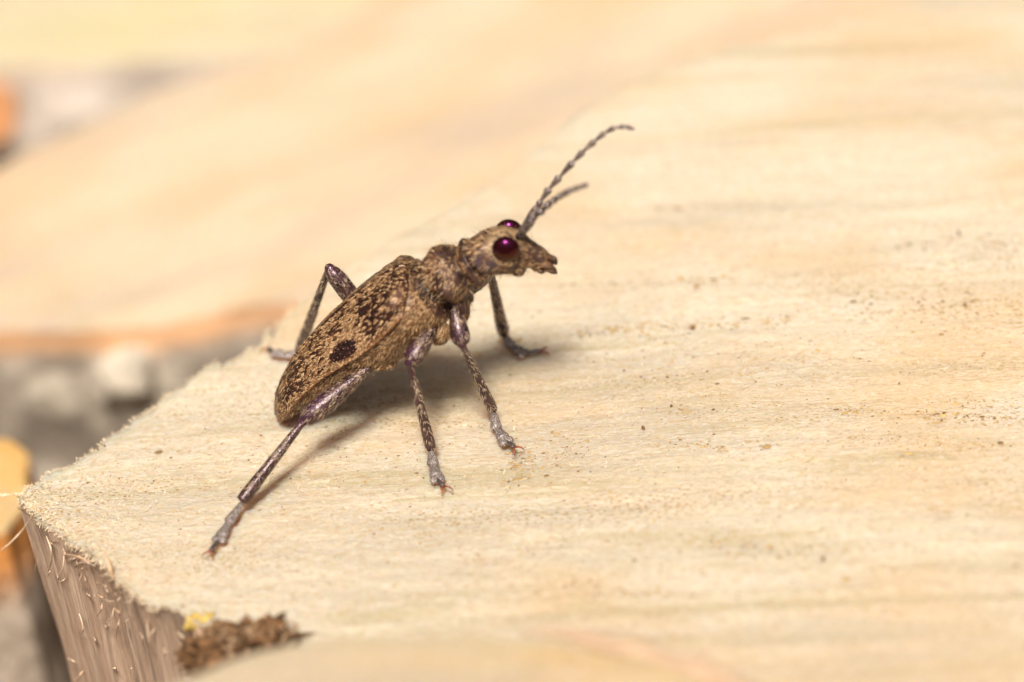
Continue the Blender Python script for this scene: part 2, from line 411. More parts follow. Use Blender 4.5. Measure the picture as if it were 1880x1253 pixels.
base = np.stack([fx, fy, top_z(fx, fy) - 0.01], 1)
ang = rng.uniform(0, 2 * math.pi, NF); flow = np.stack([np.cos(ang), 0.6 * np.sin(ang), 0 * ang], 1); flow /= np.linalg.norm(flow, axis=1)[:, None]
dens = vnoise(base * np.array([0.5, 1.1, 0]), 51)
keep = dens > rng.uniform(-1.0, 0.6, NF)
tone = rng.uniform(0, 1, NF)[:, None]
col = np.where(tone < 0.70, np.array([0.70, 0.61, 0.46]) * (0.85 + 0.3 * rng.uniform(0, 1, (NF, 1))), np.where(tone < 0.93, np.array([0.56, 0.40, 0.20]), np.array([0.34, 0.21, 0.09])))
v, f, c = blades(base[keep], np.tile([0, 0, 1.0], (keep.sum(), 1)), flow[keep], rng.gamma(3, 0.055, NF)[keep] + 0.05, rng.uniform(0.02, 0.06, NF)[keep], rng.uniform(0.05, 0.6, NF)[keep], col[keep], 0.9)
fz = adopt(mesh_obj('fibre_fuzz', v, f, M['fuzz'], colors=c), split_log); tag(fz, kind='stuff')

# torn edge fibres along the two edges (joined, too fine to pick apart)
def edge_pts(n, path, lo, hi):
    i = rng.integers(0, len(path) - 1, n); a = rng.uniform(0, 1, n)[:, None]
    p = path[i] * (1 - a) + path[i + 1] * a; return p[(p[:, 0] > lo) & (p[:, 0] < hi)]
e1 = edge_pts(5200, pf, x0, -8); e2 = edge_pts(5200, pb, x0, 2); eb = np.vstack([e1, e2]); ne = len(eb)
out = np.vstack([np.tile([-0.35, -0.8, 0], (len(e1), 1)), np.tile([-0.6, 0.7, 0], (len(e2), 1))]) + rng.normal(0, 0.5, (ne, 3)) * [1, 1, 0.5]
out /= np.linalg.norm(out, axis=1)[:, None]; upv = np.cross(np.cross(out, [0, 0, 1.0]), out); upv /= np.linalg.norm(upv, axis=1)[:, None] + 1e-9
v, f, c = blades(eb + rng.normal(0, 0.06, (ne, 3)), upv, out, (rng.gamma(2, 0.09, ne) + 0.05) * np.clip(0.75 + 0.8 * vnoise(eb * 0.8, 55), .25, 1.6), rng.uniform(0.025, 0.07, ne), rng.uniform(-0.5, 0.5, ne), np.array([0.68, 0.565, 0.40]) * rng.uniform(0.7, 1.1, (ne, 1)), 0.5)
tag(adopt(mesh_obj('torn_edge', v, f, M['fuzz'], colors=c), split_log), kind='stuff')

# single splinters hanging from the split side: traced in the picture, each standing just off the wall
def wall_point(px, py, off=0.35):
    """the point of the split side seen at a pixel"""
    r = ray(px, py); best = None
    for k in range(0, 260):
        d = 120 + k * 0.3; q = cam_loc + r * (d / 1.0)
        if q.x < x0: continue
        yy = np.interp(q.x, fc[:, 0], fc[:, 1])
        if q.y >= yy - off: return q
    return cam_loc + r * 160
splinters = [([(32, 932), (50, 944), (62, 956)], .10), ([(62, 945), (40, 975), (18, 998), (0, 1012)], .13), ([(85, 985), (94, 1010), (93, 1035), (88, 1050)], .12), ([(96, 995), (108, 986), (124, 990)], .07),
    ([(115, 1018), (135, 1020), (152, 1026), (172, 1034)], .09), ([(118, 1016), (116, 1040), (109, 1056), (106, 1072)], .15), ([(122, 1030), (140, 1022), (160, 1033), (176, 1040)], .08),
    ([(135, 1040), (148, 1033), (164, 1036)], .07), ([(143, 1055), (150, 1044), (162, 1046)], .06), ([(147, 1080), (146, 1066), (151, 1052)], .08), ([(155, 1080), (157, 1066), (153, 1056)], .08),
    ([(182, 1080), (190, 1074), (196, 1080), (190, 1090)], .06), ([(187, 1108), (186, 1118), (178, 1133)], .14), ([(209, 1117), (205, 1133), (193, 1146)], .15), ([(219, 1138), (217, 1148), (213, 1168)], .15),
    ([(145, 1127), (150, 1140), (153, 1158), (147, 1168)], .10), ([(211, 1082), (216, 1078), (221, 1070)], .12), ([(270, 1146), (272, 1165), (275, 1184), (271, 1196)], .10), ([(284, 1155), (276, 1166), (273, 1176)], .12),
    ([(325, 1160), (335, 1170), (345, 1174)], .11), ([(330, 1180), (336, 1195), (340, 1206)], .08), ([(172, 1170), (175, 1176), (176, 1182)], .10), ([(123, 1209), (133, 1213), (144, 1219)], .12), ([(205, 1228), (211, 1227), (214, 1231)], .14),
    ([(140, 1253), (146, 1240), (153, 1231)], .18), ([(237, 1235), (241, 1228), (245, 1226)], .10), ([(120, 1010), (130, 1003), (138, 1008)], .06), ([(128, 1005), (140, 1006), (146, 1010)], .06),
    ([(96, 1045), (90, 1052), (87, 1062)], .07), ([(300, 1190), (303, 1200), (300, 1212)], .08), ([(255, 1160), (262, 1172), (264, 1186)], .07), ([(192, 1100), (200, 1104), (210, 1104)], .06)]
for _ in range(34):
    sx_ = random.gauss(175, 70); sx_ = min(max(sx_, 70), 350); ey_ = np.interp(sx_, [q[0] for q in front_px[:10]], [q[1] for q in front_px[:10]]); sy_ = ey_ + abs(random.gauss(25, 45)); a_ = random.uniform(.5, 2.9); l_ = random.uniform(9, 26); cv_ = random.uniform(-.7, .7)
    splinters.append(([(sx_, sy_), (sx_ + l_ * .5 * math.cos(a_), sy_ + l_ * .5 * math.sin(a_)), (sx_ + l_ * (.5 * math.cos(a_) + .5 * math.cos(a_ + cv_)), sy_ + l_ * (.5 * math.sin(a_) + .5 * math.sin(a_ + cv_)))], random.uniform(.05, .11)))
for k, (pp, r) in enumerate(splinters):
    q = [wall_point(x, y, 0.25 + 0.55 * math.sin(math.pi * i / (len(pp) - 1))) for i, (x, y) in enumerate(pp)]
    rr = [r * 0.45 * (0.9 if i == 0 else 1.0 if i < len(pp) - 1 else 0.4) for i in range(len(pp))]
    v, f = tube(q, rr, 6, 12, 0.5)
    adopt(mesh_obj('splinter', v, f, M['fibre'] if k % 4 else M['fibre_brown']), split_log)
# standing sliver at the edge
v, f = tube([on_z(208, 1062, -0.6), on_z(203, 1040, 0.2), on_z(190, 1012, 1.0)], [.32, .26, .05], 8, 12, 0.35)
adopt(mesh_obj('splinter', v, f, M['fibre_brown']), split_log)
# rotten knot with a yellow lichen rim in the front edge
def lump(name, c, ax, ay, az, mat, seed, amp=0.3, fr=0.8, nu=40, nv=26, Z=None):
    v, f = ellipsoid(c, ax, ay, az, (1, 0, 0), (0, 1, 0), Z or (0, 0, 1), nu, nv)
    d = v - np.array(c); v = np.array(c) + d * (1 + amp * fbm(v * fr, 4, seed))[:, None]
    return mesh_obj(name, v, f, mat)
kc = wall_point(445, 1180, -0.5)
adopt(lump('rotten_knot', wall_point(450, 1200, 0.1) , 3.1, 1.2, 1.75, M['rot'], 61, 0.36, 2.2, 120, 70), split_log)['label'] = 'dark brown crumbly rotten knot in the edge'
kb = np.array([tuple(wall_point(random.uniform(372, 545), random.uniform(1150, 1205), .9)) for _ in range(700)]); kn_ = np.tile(np.array(back), (700, 1))
a_ = rng.uniform(0, 6.28, 700); kf = np.cos(a_)[:, None] * np.array(c_right) + np.sin(a_)[:, None] * np.array(c_up)
v, f, c = blades(kb, kn_, kf, rng.gamma(2, .14, 700) + .08, rng.uniform(.04, .14, 700), rng.uniform(-.3, .7, 700), np.stack([np.array([.07, .04, .02]), np.array([.22, .12, .055]), np.array([.46, .32, .19])])[rng.choice(3, 700, p=[.4, .42, .18])], .5)
tag(adopt(mesh_obj('rotten_fibres', v, f, M['fuzz'], colors=c), split_log), kind='stuff')
adopt(lump('lichen_patch', wall_point(368, 1143, -0.25), 0.9, 0.5, 0.55, M['lichen_y'], 62, 0.4, 2.5), split_log)['label'] = 'small yellow lichen patch on the edge'

# ------------------------------------------------------------------ the other logs
def log(name, outline, z, top_mat, bark_mat, label, zb=ZG, amp=1.2, rings=26, bulge=0.0, fr=0.16):
    """an upright cut log: sawn top inside an outline in plan, bark wall below it"""
    o = np.asarray(outline, float); o = np.vstack([o, o[:1]])
    s = np.concatenate([[0], np.cumsum(np.linalg.norm(np.diff(o, axis=0), axis=1))]); n = 220
    q = np.stack([np.interp(np.linspace(0, s[-1], n, endpoint=False), s, o[:, i]) for i in (0, 1)], 1)
    for _ in range(4): q = (np.roll(q, 1, 0) + 2 * q + np.roll(q, -1, 0)) / 4
    q3 = np.hstack([q, np.zeros((n, 1))]); q += 0.25 * np.stack([fbm(q3 * 0.5, 3, 71), fbm(q3 * 0.5, 3, 72)], 1)
    c = q.mean(0); V = [np.array([c[0], c[1], z])]; F = []
    for r in range(1, rings + 1):
        a = c + (q - c) * (r / rings); zz = z + 0.25 * fbm(np.hstack([a * 0.12, np.zeros((n, 1))]), 3, 73) - (0.35 if r == rings else 0)
        V += list(np.hstack([a, zz[:, None]]))
    for k in range(n):
        k2 = (k + 1) % n; F.append((0, 1 + k, 1 + k2))
        for r in range(rings - 1):
            b = 1 + r * n; F.append((b + k, b + n + k, b + n + k2, b + k2))
    root = bpy.data.objects.new(name, None); C.objects.link(root); root.location = (c[0] * MM, c[1] * MM, zb * MM)
    bpy.context.view_layer.update()
    adopt(fix_normals(mesh_obj('sawn_top', np.array(V), F, top_mat)), root)
    R2 = 34; W = []; nn = normals2(np.vstack([q, q[:1]]), 1)[:n]
    if np.sum(nn * (q - c)) < 0: nn = -nn
    rim = np.array(V)[1 + (rings - 1) * n:, 2]
    for j in range(R2):
        tj = (j / (R2 - 1)) ** 1.3; zz = rim * (1 - tj) + (zb - 1) * tj
        d = amp * min(1, tj * 8) * fbm(np.stack([q[:, 0] * fr, q[:, 1] * fr, zz * fr], 1), 4, 75) + bulge * math.sin(math.pi * min(1, tj * 1.5)) - 0.05
        W += list(np.stack([q[:, 0] + nn[:, 0] * d, q[:, 1] + nn[:, 1] * d, zz], 1))
    F = [(j * n + k, j * n + (k + 1) % n, (j + 1) * n + (k + 1) % n, (j + 1) * n + k) for j in range(R2 - 1) for k in range(n)]
    adopt(fix_normals(mesh_obj('bark', np.array(W), F, bark_mat)), root)
    tag(root, label, 'log'); return root
def plan(pp, z): return [tuple(on_z(x, y, z))[:2] for x, y in pp]
B = log('sawn_log', plan([(-420, 640), (-100, 606), (60, 600), (180, 602), (290, 590), (400, 566), (520, 545), (700, 560), (1000, 520), (1500, 300), (2100, 0), (2300, -260), (1700, -320), (1100, -190),
     (760, -40), (600, 50), (400, 120), (200, 190), (60, 270), (-60, 330), (-300, 420), (-520, 540)], -19), -19, M['top_back'], M['bark_b'],
     'wide pale log with grey lichened bark and an orange bast rim, behind the split log', amp=1.8, bulge=1.0)
Cl = log('sawn_log', plan([(-300, 170), (-50, 128), (150, 112), (320, 100), (400, 108), (540, 84), (680, 30), (900, -70), (1000, -300), (300, -500), (-200, -300), (-460, -60)], -26), -26, M['top_far'], M['bark_c'],
     'far log with greenish yellow sawn top and grey bark, beyond the wide pale log', amp=1.0)
Cl.name = 'sawn_log.001'
D = log('sawn_log', plan([(-260, 830), (-60, 800), (10, 800), (42, 815), (55, 850), (40, 930), (10, 975), (-120, 1010), (-300, 1000)], -17), -17, M['top_yellow'], M['bark_d'],
     'small log with orange yellow cut top and rusty bark, beside the split log corner', amp=0.7)
E = log('sawn_log', plan([(180, 1330), (240, 1282), (330, 1236), (430, 1198), (560, 1170), (720, 1156), (880, 1153), (1020, 1166), (1160, 1194), (1280, 1232), (1380, 1280), (1430, 1340), (1300, 1600), (800, 1750), (300, 1600)], 9), 9,
     M['top_front'], M['bark_e'], 'orange tinted round log top in front of the split log', amp=0.5)
rim = [on_z(x, y, 8.6) for x, y in ((960, 1160), (1060, 1172), (1160, 1196), (1260, 1228), (1340, 1262), (1410, 1310))]
v, f = tube(rim, [.1, .3, .5, .65, .7, .7], 12, 40); v = v + 0.2 * np.stack([fbm(v * 0.7, 3, 191 + i) for i in range(3)], 1)
adopt(mesh_obj('bark_rim', v, f, M['bark_e']), E)
# lichen lumps on the grey bark, twigs leaning on it
def bark_point(px, py, dy): return on_z(px, py, dy)
for px, py, z, r, s in ((238, 680, -17, 1.9, 1), (195, 712, -19, 1.2, 2)):
    # the wall of log B stands where its front outline is; step along the ray until it is met
    r_ = ray(px, py); bx = np.array(plan([(-420, 640), (-100, 606), (60, 600), (180, 602), (290, 590), (400, 566), (520, 545)], -19))
    for k in range(400):
        q = cam_loc + r_ * (140 + 0.3 * k)
        if q.y > np.interp(q.x, bx[:, 0], bx[:, 1]) - 1.2: break
    adopt(lump('lichen_patch', q, r, 1.3, r * 0.95, M['lichen_w'], 80 + s, 0.45, 0.5), B)
def twig(pp, z, r, label, mat='twig'):
    q = [on_z(x, y, zz) for (x, y), zz in zip(pp, z)]
    v, f = tube(q, r, 12, 24); v = v + 0.12 * np.stack([fbm(v * 0.8, 3, 91 + i) for i in range(3)], 1)
    o = mesh_obj('twig', v, f, M[mat]); return tag(o, label, 'twig')
twig([(-70, 640), (-5, 695), (40, 735), (78, 765)], (-27, -28, -29, -30), [1.5, 1.6, 1.5, 1.1], 'thick pale broken twig lying against the grey bark')
twig([(-40, 750), (20, 770), (60, 745)], (-34, -34, -33), [1.0, 1.0, .8], 'thin pale twig crossing below the thick broken twig')
o = lump('bark_chip', on_z(-85, 222, -27), 5.5, 4, 3.2, plain('bast_orange', (0.55, 0.26, 0.11), 0.8, 0.3, 0.2, 0.5, 0.2), 97, 0.3, 0.2); tag(o, 'rusty orange piece of bark between the two pale logs', 'bark')
# a support of litter between the logs so that the twigs lie on something
v, f = ellipsoid(on_z(110, 880, -46), 26, 15, 16, (1, 0, 0), (0, 1, 0), (0, 0, 1), 60, 40)
v = v + np.stack([0 * v[:, 0], 0 * v[:, 0], 2.5 * fbm(v * 0.15, 4, 95)], 1)
tag(mesh_obj('litter_heap', v, f, M['soil']), 'heaped grey brown litter between the logs', kind='stuff')

# ------------------------------------------------------------------ beetle: trunk shape
def frame_of(cs):
    T = np.gradient(cs, axis=0); T /= np.linalg.norm(T, axis=1)[:, None]
    L = np.array(LAT); D_ = np.cross(T, L); D_ *= np.sign(D_[:, 2:3] + 1e-9); D_ /= np.linalg.norm(D_, axis=1)[:, None]
    return T, D_
EL = 0.826                                   # how far along the trunk the wing cases reach
class Loft:
    def __init__(s, st, n=60):
        rows = [list(P(x, y)) + [w_, h_, hb_] for x, y, w_, h_, hb_ in st]
        s.n = n; d = spline(rows, n); s.c = d[:, :3]; s.w = np.maximum(d[:, 3], 0.03); s.ht = np.maximum(d[:, 4], 0.03); s.hb = np.maximum(d[:, 5], 0.03)
        s.T, s.D = frame_of(s.c)
    def at(s, u, phi):
        """u in 0..1 along, phi: 0 near flank, pi/2 back, pi far flank, 3pi/2 belly. arrays"""
        k = np.clip(u, 0, 1) * (s.n - 1); i = np.minimum(k.astype(int), s.n - 2); a = k - i
        L_ = lambda arr: (arr[i].T * (1 - a) + arr[i + 1].T * a).T
        c, w_, ht, hb, D_ = L_(s.c), L_(s.w), L_(s.ht), L_(s.hb), L_(s.D)
        h = np.where(np.sin(phi) > 0, ht, hb)
        dirn = -np.cos(phi)[:, None] * np.array(LAT) * w_[:, None] + np.sin(phi)[:, None] * D_ * h[:, None]
        nn = -np.cos(phi)[:, None] * np.array(LAT) / w_[:, None] + np.sin(phi)[:, None] * D_ / h[:, None]
        nn /= np.linalg.norm(nn, axis=1)[:, None]
        return c + dirn, nn
    def mesh(s, seg=40, shrink=0.0):
        V = []; ph = np.linspace(0, 2 * math.pi, seg, endpoint=False)
        for i in range(s.n):
            p, nn = s.at(np.full(seg, i / (s.n - 1)), ph); V += list(p - nn * shrink)
        F = [(i * seg + k, i * seg + (k + 1) % seg, (i + 1) * seg + (k + 1) % seg, (i + 1) * seg + k) for i in range(s.n - 1) for k in range(seg)]
        F.append(tuple(range(seg))[::-1]); F.append(tuple((s.n - 1) * seg + k for k in range(seg)))
        return np.array(V), F
trunk = Loft([(517, 767, .25, .2, .2), (527, 748, .9, .62, .62), (546, 720, 1.42, 1.02, 1.0), (572, 689, 1.8, 1.3, 1.28), (602, 660, 2.05, 1.5, 1.5), (648, 627, 2.4, 1.85, 1.85),
              (697, 597, 2.6, 2.2, 2.2), (740, 562, 2.68, 2.15, 2.3), (768, 541, 2.52, 2.02, 2.25), (787, 528, 2.05, 1.72, 2.1), (795, 522, 1.2, 1.1, 1.6), (804, 516, 1.0, .95, 1.3)], 100)
thorax = Loft([(776, 537, 1.1, 1.05, 1.2), (786, 529, 1.5, 1.36, 1.45), (793, 524, 1.5, 1.38, 1.45), (800, 519, 1.22, 1.12, 1.3), (812, 510, 1.62, 1.56, 1.6), (828, 501, 1.76, 1.66, 1.65), (842, 494, 1.6, 1.46, 1.6), (853, 489, 1.2, 1.12, 1.38), (860, 485, 1.28, 1.2, 1.35), (866, 482, 1.52, 1.42, 1.45), (871, 480, 1.52, 1.42, 1.45), (874, 478, 1.0, .95, 1.0)], 72)
headl = Loft([(864, 480, 1.0, .95, 1.0), (878, 472, 1.22, 1.08, 1.15), (900, 464, 1.40, 1.30, 1.25), (925, 461, 1.36, 1.42, 1.3), (946, 463, 1.18, 1.22, 1.28), (962, 468, .92, .98, 1.0), (980, 473, .74, .74, .50), (997, 480, .62, .55, .42), (1009, 484, .46, .36, .28)], 60)

beetle = bpy.data.objects.new('longhorn_beetle', None); C.objects.link(beetle); beetle.location = on_z(700, 780, 0) * MM
tag(beetle, 'brown mottled longhorn beetle with purple eyes, front raised on slender legs', 'beetle')
bpy.context.view_layer.update()
def part(o, par=None): return adopt(o, par or beetle)

pieces = [trunk.mesh(44, 0.03), thorax.mesh(44), headl.mesh(44)]
for sgn in (-1, 1):
    pieces.append(ellipsoid(P(846, 556, 0) + LAT * sgn * 0.75, .62, .55, .85))                 # front coxa
    pieces.append(ellipsoid(P(808, 588, 0) + LAT * sgn * 1.25, .75, .6, .75))                  # middle coxa
    pieces.append(ellipsoid(P(705, 634, 0) + LAT * sgn * 1.5, 1.0, .6, .6))                    # hind coxa
    pieces.append(ellipsoid(P(953, 477, 0) + LAT * sgn * 0.75, .45, .40, .62))                  # cheek
    pieces.append(ellipsoid(P(952, 440, 0) + LAT * sgn * 0.55, .36, .33, .30))                 # antennal tubercle
    pieces.append(ellipsoid(P(826, 503, 0) + LAT * sgn * 1.55, .42, .65, .38))                 # side spine of the pronotum
    pieces.append(ellipsoid(P(820, 482, 0) + LAT * sgn * 0.72, .62, .5, .42))                  # pronotal swellings
    pieces.append(ellipsoid(P(930, 458, 0) + LAT * sgn * 1.05, .82, .52, .74))                  # eye socket
    # lip rim and mouth
    pieces.append(ellipsoid(P(992, 484, 0) + LAT * sgn * 0.3, .55, .3, .3))
pv, pfc = joined(pieces)
tmp = bpy.data.meshes.new('tmp'); tmp.from_pydata(pv.tolist(), [], pfc); tmpo = bpy.data.objects.new('tmp', tmp); C.objects.link(tmpo)
bm = bmesh.new(); bm.from_mesh(tmp); bmesh.ops.recalc_face_normals(bm, faces=bm.faces[:]); bm.to_mesh(tmp); bm.free()
md = tmpo.modifiers.new('r', 'REMESH'); md.mode = 'VOXEL'; md.voxel_size = 0.075; md.use_smooth_shade = True
sm = tmpo.modifiers.new('s', 'SMOOTH'); sm.factor = 0.5; sm.iterations = 3
dg = bpy.context.evaluated_depsgraph_get(); ev = tmpo.evaluated_get(dg).to_mesh()
bv = np.empty(len(ev.vertices) * 3); ev.vertices.foreach_get('co', bv); bv = bv.reshape(-1, 3)
bf = [tuple(p.vertices) for p in ev.polygons]
bnv = np.empty(len(bv) * 3); ev.vertices.foreach_get('normal', bnv); bnv = bnv.reshape(-1, 3)
tmpo.evaluated_get(dg).to_mesh_clear(); bpy.data.objects.remove(tmpo); bpy.data.meshes.remove(tmp)
# body relief: wrinkles on pronotum and head, abdominal rings below
axis_pts = np.vstack([trunk.c, thorax.c[10:], headl.c[12:]])
def nearest_axis(p):
    out = np.empty(len(p), int)
    for a in range(0, len(p), 4000): out[a:a + 4000] = np.argmin(((p[a:a + 4000, None, :] - axis_pts[None]) ** 2).sum(2), 1)
    return out
bi = nearest_axis(bv); NT = len(trunk.c); NTH = len(thorax.c) - 10
reg_thx = (bi >= NT) & (bi < NT + NTH); reg_head = bi >= NT + NTH
axT = np.gradient(axis_pts, axis=0); axT /= np.linalg.norm(axT, axis=1)[:, None]
amp = np.where(reg_thx, 0.07, np.where(reg_head, 0.035, 0.02))
bv = bv + bnv * (amp * fbm(bv * 1.6, 3, 101))[:, None]
# abdomen segments
below = ((bv - axis_pts[bi]) * np.cross(axT[bi], np.array(LAT))).sum(1)
sgn = np.sign(np.cross(axT[20], np.array(LAT))[2]); below = below * sgn
seglen = np.linalg.norm(np.diff(trunk.c, axis=0), axis=1).cumsum(); seglen = np.concatenate([[0], seglen, np.full(len(axis_pts) - NT, seglen[-1])])
ringp = seglen[bi] % 1.75; ring = np.exp(-(np.minimum(ringp, 1.75 - ringp) / 0.10) ** 2) * ((bi < 54) & (below < 0))
bv = bv - bnv * (0.10 * ring)[:, None]
lat_b = (bv - np.array(P0)) @ np.array(LAT)
nz = fbm(bv * 1.3, 4, 103)
ccol = np.tile([0.040, 0.022, 0.016], (len(bv), 1))
ccol[(bi < NT)] = [0.16, 0.095, 0.05]; ccol[(bi > int(EL * NT)) & (bi < NT)] = [0.03, 0.018, 0.013]
ccol[reg_thx] = [0.050, 0.026, 0.020]
ccol[reg_head] = [0.060, 0.034, 0.028]
ccol = ccol * (1 + 0.5 * nz[:, None]).clip(0.3, 1.8)
# bare purplish temple behind each eye
gro_pts = [np.array(P(*q)) for q in ((799, 520), (853, 489), (877, 477))]
def groove(p, i):
    g_ = np.zeros(len(p))
    for q, wd_ in zip(gro_pts, (.16, .14, .13)): g_ = np.maximum(g_, np.exp(-((((p - q) * axT[i]).sum(1)) / wd_) ** 2))
    k0 = int(EL * len(trunk.c)) + 1
    return np.clip(g_ * (i > k0 + 4), 0, 1)
gv = groove(bv, bi)[:, None]; ccol = ccol * (1 - gv) + np.array([0.010, 0.006, 0.005]) * gv
tem = np.array([P(894, 466, 0)]); dtm = np.linalg.norm((bv - tem) * 1.0 - np.outer((bv - tem) @ np.array(LAT), np.array(LAT)), axis=1)
bare = np.exp(-(dtm / 0.80) ** 4) * (np.abs(lat_b) > 0.9) * reg_head
ccol = ccol * (1 - bare[:, None]) + np.array([0.085, 0.058, 0.066]) * bare[:, None]
body = part(mesh_obj('body', bv, bf, M['cuticle'], colors=ccol))

# ------------------------------------------------------------------ elytra
def elytron(sgn):
    nu, nv = 120, 46
    U = np.linspace(0.0, 1.0, nu); Vv = np.linspace(0, 1, nv); uu, vv = np.meshgrid(U, Vv, indexing='ij'); uu, vv = uu.ravel(), vv.ravel()
    s = uu * EL
    lo = math.radians(6) + math.radians(10) * np.clip((uu - 0.55) / 0.45, 0, 1) - math.radians(14) * np.clip(1 - uu / 0.22, 0, 1)
    # front edge curves back towards the margin
    s = s - 0.125 * (uu ** 5) * (1 - vv) ** 2.6
    ph = lo + (math.radians(89.6) - lo) * vv
    def outer(off):
        p, nn = trunk.at(s, ph)
        hum = 0.22 * np.exp(-(((uu - 0.89) / 0.065) ** 2 + ((vv - 0.36) / 0.17) ** 2))
        cost = 0.05 * (np.exp(-((vv - 0.62) / 0.045) ** 2) + np.exp(-((vv - 0.42) / 0.045) ** 2)) * np.clip((uu - 0.12) * 4, 0, 1) * np.clip((0.93 - uu) * 8, 0, 1)
        rim = 0.07 * np.exp(-(vv / 0.035) ** 2)
        sut = -0.10 * np.exp(-((1 - vv) / 0.03) ** 2) + 0.05 * np.exp(-((vv - 0.95) / 0.03) ** 2)
        drop = -0.08 * np.clip((uu - 0.93) / 0.07, 0, 1) ** 2
        rough = 0.022 * fbm(p * 2.2, 3, 111)
        return p + nn * (off + hum + cost + rim + sut + drop + rough)[:, None]
    a, b = outer(0.15), outer(0.0) 
    b = trunk.at(s, ph)[0] - trunk.at(s, ph)[1] * 0.06
    V = np.vstack([a, b]); n = nu * nv
    F = []
    for i in range(nu - 1):
        for j in range(nv - 1):
            q = (i * nv + j, (i + 1) * nv + j, (i + 1) * nv + j + 1, i * nv + j + 1)
            F.append(q); F.append(tuple(x + n for x in q[::-1]))
    ring = [i * nv for i in range(nu)] + [(nu - 1) * nv + j for j in range(1, nv)] + [i * nv + nv - 1 for i in range(nu - 2, -1, -1)] + [j for j in range(nv - 2, 0, -1)]
    for x, y in zip(ring, ring[1:] + ring[:1]): F.append((x, y, y + n, x + n))
    if sgn > 0:                                   # mirror to the far side
        Lh = np.array(LAT); d = (V - np.array(P0)) @ Lh; V = V - 2 * np.outer(d, Lh)
    uv = np.stack([np.concatenate([uu, uu]), np.concatenate([vv, vv])], 1)
    return V, F, uv
def spot_mask(u, v):
    """how bare and black the elytron is at (u along, v across)"""
    def g(cu, cv, ru, rv): return np.exp(-((((u - cu) / ru) ** 2 + ((v - cv) / rv) ** 2) ** 2))
    return np.clip(g(0.583, 0.23, 0.058, 0.15) * 1.4 + 0.7 * g(0.29, 0.36, 0.05, 0.15) + 0.45 * g(0.76, 0.42, 0.035, 0.08) + 0.45 * g(0.70, 0.55, 0.03, 0.07), 0, 1)
ely = []
for sgn in (-1, 1):
    V, F, uv = elytron(sgn)
    q = V * 1.0; sp = spot_mask(uv[:, 0], uv[:, 1]); nz = fbm(q * 1.1, 3, 121)
    col = np.array([0.022, 0.0095, 0.006]) * (1 + 0.6 * nz[:, None]).clip(0.3, 1.9)
    col = col * (1 - sp[:, None]) + np.array([0.008, 0.004, 0.004]) * sp[:, None]
    hum = np.exp(-(((uv[:, 0] - 0.90) / 0.05) ** 2 + ((uv[:, 1] - 0.36) / 0.13) ** 2))[:, None]
    col = col * (1 - hum) + np.array([0.16, 0.085, 0.06]) * hum
    margin = np.exp(-(uv[:, 1:2] / 0.06) ** 2) + np.exp(-(uv[:, :1] / 0.04) ** 2); margin = np.clip(margin, 0, 1)
    col = col * (1 - margin) + np.array([0.30, 0.14, 0.06]) * margin
    o = part(fix_normals(mesh_obj('elytron', V, F, M['elytron'], colors=col))); ely.append((o, V, F, uv))
ely[0][0]['label'] = 'mottled wing case with a round black spot'

# pink beads modelled as light glints of the pits on the bare black spots
M['glint_bead'] = plain('beetle_glint_bead', (0.50, 0.20, 0.17), 0.2, 0.6, 0.3, 6, 0, tint=(1.0, 0.7, 0.75))
for o, V, F, uv in ely:
    half = len(V) // 2; sp = spot_mask(uv[:half, 0], uv[:half, 1]); cand = np.where(sp > 0.55)[0]; rng.shuffle(cand); got = []
    for i_ in cand:
        if all(np.linalg.norm(V[i_] - V[j_]) > 0.26 for j_ in got): got.append(i_)
        if len(got) > 110: break
    v, f = joined([ellipsoid(V[i_], .024, .024, .024, nu=8, nv=6) for i_ in got]); tag(adopt(mesh_obj('glint_beads', v, f, M['glint_bead']), o), kind='stuff')
